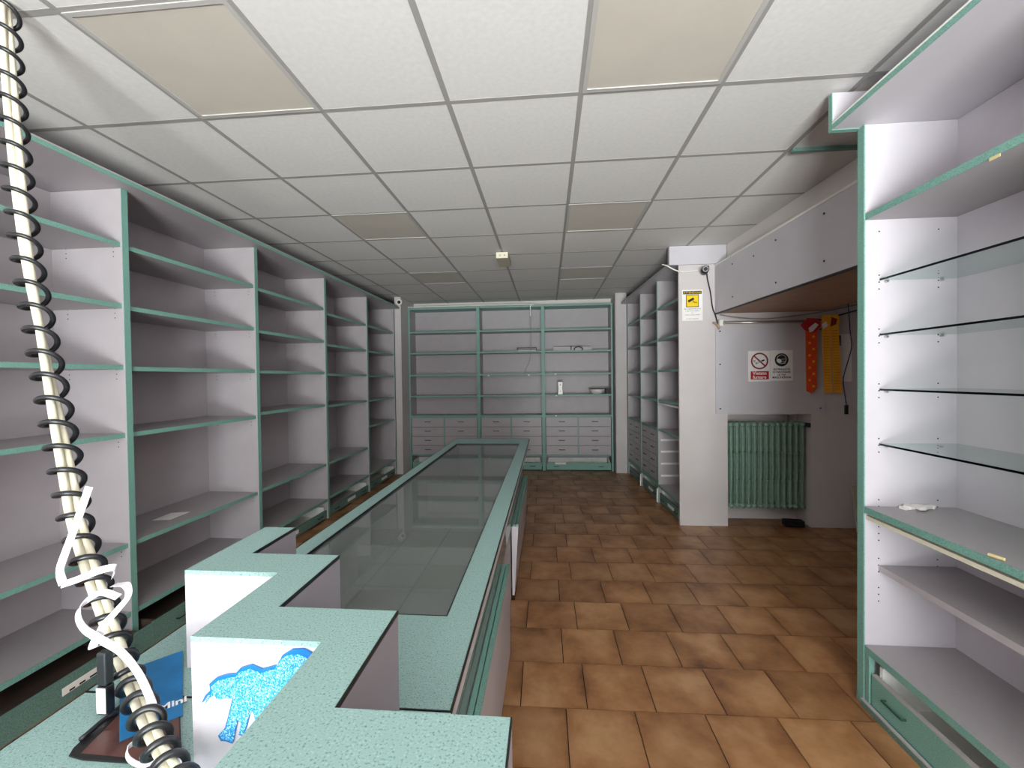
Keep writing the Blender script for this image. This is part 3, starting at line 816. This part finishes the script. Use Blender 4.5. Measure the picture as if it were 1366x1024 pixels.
# security camera
t = thing('security_camera', 'small black bullet security camera on the grey wall end', 'camera', (1.51, YW, 2.475))
part('body', MB().tube([(.01, -.03, .0), (-.02, -.15, -.004)], .034, 16), 'dark', t, True)
part('lens_ring', MB().tube([(-.0203, -.1515, -.004), (-.021, -.156, -.004)], .027, 16), 'grid', t)
part('lens', MB().tube([(-.021, -.1562, -.004), (-.0215, -.158, -.004)], .018, 14), 'dark', t)
part('bracket', MB().tube([(.03, -.001, .045), (.03, -.03, .045), (.01, -.06, .02)], .009, 8), 'white_paint', t)
part('mount', box(.02, .06, -.02, -.001, .03, .06), 'dark', t)
o = part('camera_cable', MB().tube(smooth_path([(1.545, YW-.03, 2.47), (1.56, YW-.012, 2.40), (1.585, YW-.012, 2.28), (1.605, YW-.012, 2.13), (1.63, YW-.02, 2.05), (1.645, YW-.03, 1.97)], 5), .006, 6), 'dark')
tag(o, 'black cable running down from the security camera', 'cable')
o = part('feed_cable', MB().tube(smooth_path([(1.46, YW-.03, 2.49), (1.40, YW-.03, 2.485), (1.32, YW-.03, 2.48), (1.24, YW-.04, 2.50), (1.17, YW-.03, 2.545), (1.14, YW+.02, 2.57)], 5), .006, 6), 'white_paint')
tag(o, 'white feed cable sagging left of the security camera', 'cable')
o = part('cable_tie', MB().tube([(1.60, YW-.03, 1.985), (1.635, YW-.034, 1.965), (1.66, YW-.03, 1.92)], .011, 6), 'wood')
tag(o, 'brown cable end hanging beside the rail bracket', 'cable end')
# rail with strips
t = thing('hanging_rail', 'thin metal rail above the grey board', 'rail', (1.66, YW-.06, 1.975))
part('rod', MB().tube([(0, 0, 0), (.88, 0, 0)], .012, 10), 'metal', t, True)
part('dark_rod', MB().tube([(.88, 0, .005), (1.02, 0, .035), (1.45, 0, .15)], .007, 8), 'dark', t, True)
part('bracket', box(-.012, .02, -.012, .059, -.03, .03), 'white_paint', t)
part('bracket', box(.86, .875, -.01, .059, -.03, .03), 'white_paint', t)
o = part('sagging_cable', MB().tube(smooth_path([(1.66, YW-.05, 2.055), (1.85, YW-.05, 2.02), (2.08, YW-.05, 2.005), (2.35, YW-.05, 2.03), (2.62, YW-.05, 2.065), (2.95, YW-.05, 2.13)], 6), .006, 6), 'cable_grey')
tag(o, 'grey cable sagging above the metal rail', 'cable')
t = thing('orange_strip', 'orange promotional strip with yellow dots hanging from the rail', 'strip', (2.47, YW-.078, 1.965), 0, 'strips hanging from the rail')
part('ribbon', MB().prism([(-.055, .02), (-.045, -.65), (.0, -.67), (.045, -.62), (.055, .02)][::-1], -.006, -.003, 'y'), 'orange', t)
part('header', MB().prism([(-.10, -.03), (-.06, -.08), (.03, -.10), (.085, -.04), (.06, .03), (-.04, .035)], -.010, -.007, 'y'), 'red', t)
part('header_patch', MB().prism([(-.02, -.10), (.01, -.09), (.06, -.03), (.03, -.01), (-.03, -.06)], -.012, -.0105, 'y'), 'paper', t)
for k in range(9):
    disc((.018, -.018)[k % 2], -.14-.058*k, .012, -.0065, 'amber', 'dot', t, 8)
t = thing('yellow_strip', 'yellow double measuring strip hanging beside the orange strip', 'strip', (2.635, YW-.075, 1.985), 0, 'strips hanging from the rail')
for x0, x1, sw in ((-.075, -.003, .025), (.0, .072, .035)):
    rb = part('ribbon', MB().prism([(x0, .02), (x0+sw, -.69), (x1+sw, -.69), (x1, .02)], -.006, -.003, 'y'), 'amber', t)
    for k in range(22):
        z = -.11-.026*k; s_ = sw*(-z)/.7
        part('tick', box(x0+s_+.008, x1+s_-.008, -.0072, -.0062, z, z+.006), 'amber_dark', rb)
part('header', MB().prism([(-.075, -.04), (-.05, -.10), (.05, -.085), (.09, -.03), (.07, .045), (-.07, .04)], -.010, -.007, 'y'), 'amber', t)
part('header_patch', MB().prism([(-.06, -.09), (-.02, -.06), (-.04, -.02), (-.08, -.05)], -.012, -.0105, 'y'), 'paper', t)
part('header_patch', MB().prism([(.0, -.07), (.05, -.05), (.06, .0), (.01, .02)], -.012, -.0105, 'y'), 'dark_red', t)
o = part('wall_paper', box(2.74, 2.88, YW-.003, YW-.001, 1.40, 1.85), 'paper')
tag(o, 'white paper sheet on the wall behind the blue cable', 'paper')
part('dark_mark', box(2.735, 2.78, YW-.005, YW-.0032, 1.74, 1.84), 'dark', o)
pix = [(1146, 236), (1136, 240), (1126, 253), (1121, 272), (1123, 305), (1126, 345), (1131, 400), (1134, 440), (1136, 462), (1131, 482), (1125, 505), (1127, 525), (1129, 540)]
ps = [ony(x, y, 4.08) for x, y in pix]; b0 = ps[0].copy()
t = thing('hanging_cable', 'thin blue cable with a plug dangling beside the white shelving', 'cable', b0)
part('lead', MB().tube([p-b0 for p in smooth_path(ps, 5)], .005, 6), 'cable_blue', t, True)
e_ = ps[-1]-b0
part('plug', box(e_.x-.012, e_.x+.012, e_.y-.01, e_.y+.01, e_.z-.085, e_.z), 'dark', t)
ps = [ony(x, y, 3.95) for x, y in ((1140, 240), (1135, 246), (1137, 262), (1135, 275))]; b0 = ps[0].copy()
t = thing('short_lead', 'short black lead with a plug hanging on the soffit', 'cable', b0)
part('lead', MB().tube([p-b0 for p in smooth_path(ps, 5)], .005, 6), 'dark', t, True)
e_ = ps[-1]-b0
part('plug', box(e_.x-.01, e_.x+.01, e_.y-.01, e_.y+.01, e_.z-.05, e_.z), 'dark', t)
# leaning board and black block on the floor
t = thing('leaning_board', 'beige board leaning on the recess wall behind the white shelving', 'board', (2.86, YW-.02, 0))
part('panel', MB().prism([(-.09, .0), (-.07, .0), (0, .42), (-.018, .42)][::-1], .0, .32, 'x'), 'board', t)
o = part('floor_block', MB().prism([(-.09, -.03), (.08, -.05), (.085, .03), (-.085, .05)], .0, .062), 'dark', bevel=.008)
o.location = (2.37, YW+.03, .001)
tag(o, 'small black block on the floor under the radiator', 'block')

# ------------------------------------------------------------------ small things on shelves
def on_back(x): return x
o = part('folded_paper', MB().prism([(-.05, -.09), (.06, -.07), (.05, .09), (-.06, .06)], 0, .002), 'paper')
p_ = onz(229, 688, .577); o.location = (p_.x, p_.y, .5765); tag(o, 'white folded paper lying on the lower left shelf', 'paper')
zb = lambda k: BZ[k]+.0125
t = thing('wall_tray', 'flat dark-rimmed tray on the middle back cabinet shelf', 'tray', (-.32, 6.74, zb(1)))
part('base', box(-.15, .15, -.06, .06, 0, .01), 'paper', t)
mb = MB()
for q in ((-.155, -.147, -.06, .06), (.147, .155, -.06, .06)): mb.box(*q, 0, .06)
mb.box(-.155, .155, .05, .06, .052, .06); mb.box(-.155, .155, -.06, -.052, .054, .06)
part('rim', mb, 'handle', t)
t = thing('flat_carton', 'long flat white carton on the right back cabinet shelf', 'carton', (.40, 6.73, zb(1)))
part('carton', box(-.30, .30, -.06, .08, 0, .045), 'laminate', t)
part('lid', box(-.30, .30, -.062, .08, .045, .05), 'paper', t)
t = thing('black_gadget', 'small black gadget in front of the flat carton', 'gadget', (.46, 6.655, zb(1)))
part('arch', MB().tube(smooth_path([(-.03, 0, .0), (-.03, 0, .03), (.03, 0, .055), (.09, 0, .03), (.09, 0, .0)], 4), .010, 6), 'dark', t)
part('post', box(-.09, -.075, -.008, .008, 0, .06), 'dark', t)
part('cap', box(-.10, -.065, -.01, .01, .05, .062), 'dark', t)
t = thing('white_handset', 'upright white handset on the right back cabinet shelf', 'handset', (.205, 6.70, zb(3)))
part('body', MB().prism([(-.042, 0), (.042, 0), (.034, .09), (.040, .20), (-.040, .20), (-.034, .09)], -.02, .02, 'y'), 'porcelain', t, bevel=.006)
part('cap', box(-.04, .04, -.018, .018, .2, .208), 'handle', t)
part('button', disc(0, .15, .009, -.0205, 'handle', 'button', t, 10).data and MB().tube([(0, -.0205, .05), (0, -.0215, .05)], .007, 8), 'handle', t)
t = thing('bowl', 'white bowl with dark rim on the right back cabinet shelf', 'bowl', (.78, 6.73, zb(3)))
part('bowl_body', MB().lathe([(0, .004), (.06, 0), (.085, .012), (.125, .075), (.122, .078), (.08, .02), (0, .012)], seg=24), 'porcelain', t, True)
part('rim', MB().lathe([(.122, .077), (.13, .077), (.13, .083), (.122, .083), (.122, .077)], seg=24), 'handle', t, True)
t = thing('dark_box', 'small dark box beside the white bowl', 'box', (.945, 6.74, zb(3)))
part('box_body', box(-.035, .035, -.04, .04, 0, .085), 'grey_fur', t); part('lid', box(-.037, .037, -.042, .042, .085, .094), 'handle', t)
for nm, x, z in (('under the middle back shelf, left of centre', -.93, 1.512), ('under the middle back shelf near the dropping cable', -.29, 1.512), ('on the right back shelf above the handset', .13, 1.52), ('on the right back shelf edge below the handset', .14, 1.183), ('on the top rail of the right back drawers', .13, .868)):
    o = part('shelf_blob', box(-.014, .014, -.006, 0, -.010, .010), 'white_paint', bevel=.003)  # small white blobs set on the cabinet fronts
    o.location = (x, 6.648, z); tag(o, 'tiny white clip '+nm, 'blob', 'white blobs on the back cabinets')
# on the right unit
zs_ = .8905
p_ = onz(1216, 678, zs_)
mb = MB()
for k, (dx, dy, ln, an) in enumerate(((0, 0, .14, .2), (.02, .015, .10, -.5), (-.03, .01, .08, .9), (.03, -.012, .09, .35), (-.01, -.02, .05, 1.5))):
    c, s = math.cos(an), math.sin(an); wd = .013
    P4 = [(-ln/2, -wd), (ln/2, -wd*.6), (ln/2, wd*.6), (-ln/2, wd)]
    mb.prism([(dx+a*c-b*s, dy+a*s+b*c) for a, b in P4], .0015*k, .0015*k+.012)
o = part('plastic_scrap', mb, 'paper'); o.location = (p_.x+.02, p_.y, zs_); tag(o, 'crumpled white plastic scrap on the white unit shelf', 'scrap')
a_ = onz(1319, 739, zs_+.006); b_ = onz(1340, 746, zs_+.006)
mb = MB().tube([Vector((0, 0, 0)), b_-a_], .0055, 8)
o = part('chalk_stub', mb, 'pencil', smooth=False); o.location = (a_.x, a_.y, zs_+.0058); tag(o, 'short pale stub near the front edge of the teal-edged shelf', 'stub')
p_ = onx(1325, 218, RXF-.004)
o = part('tape_piece', box(-.0015, 0, -.016, .016, -.005, .005), 'pencil'); o.location = (RXF+.001, p_.y, 2.142); tag(o, 'bit of yellowed tape on the high wooden shelf edge', 'tape')
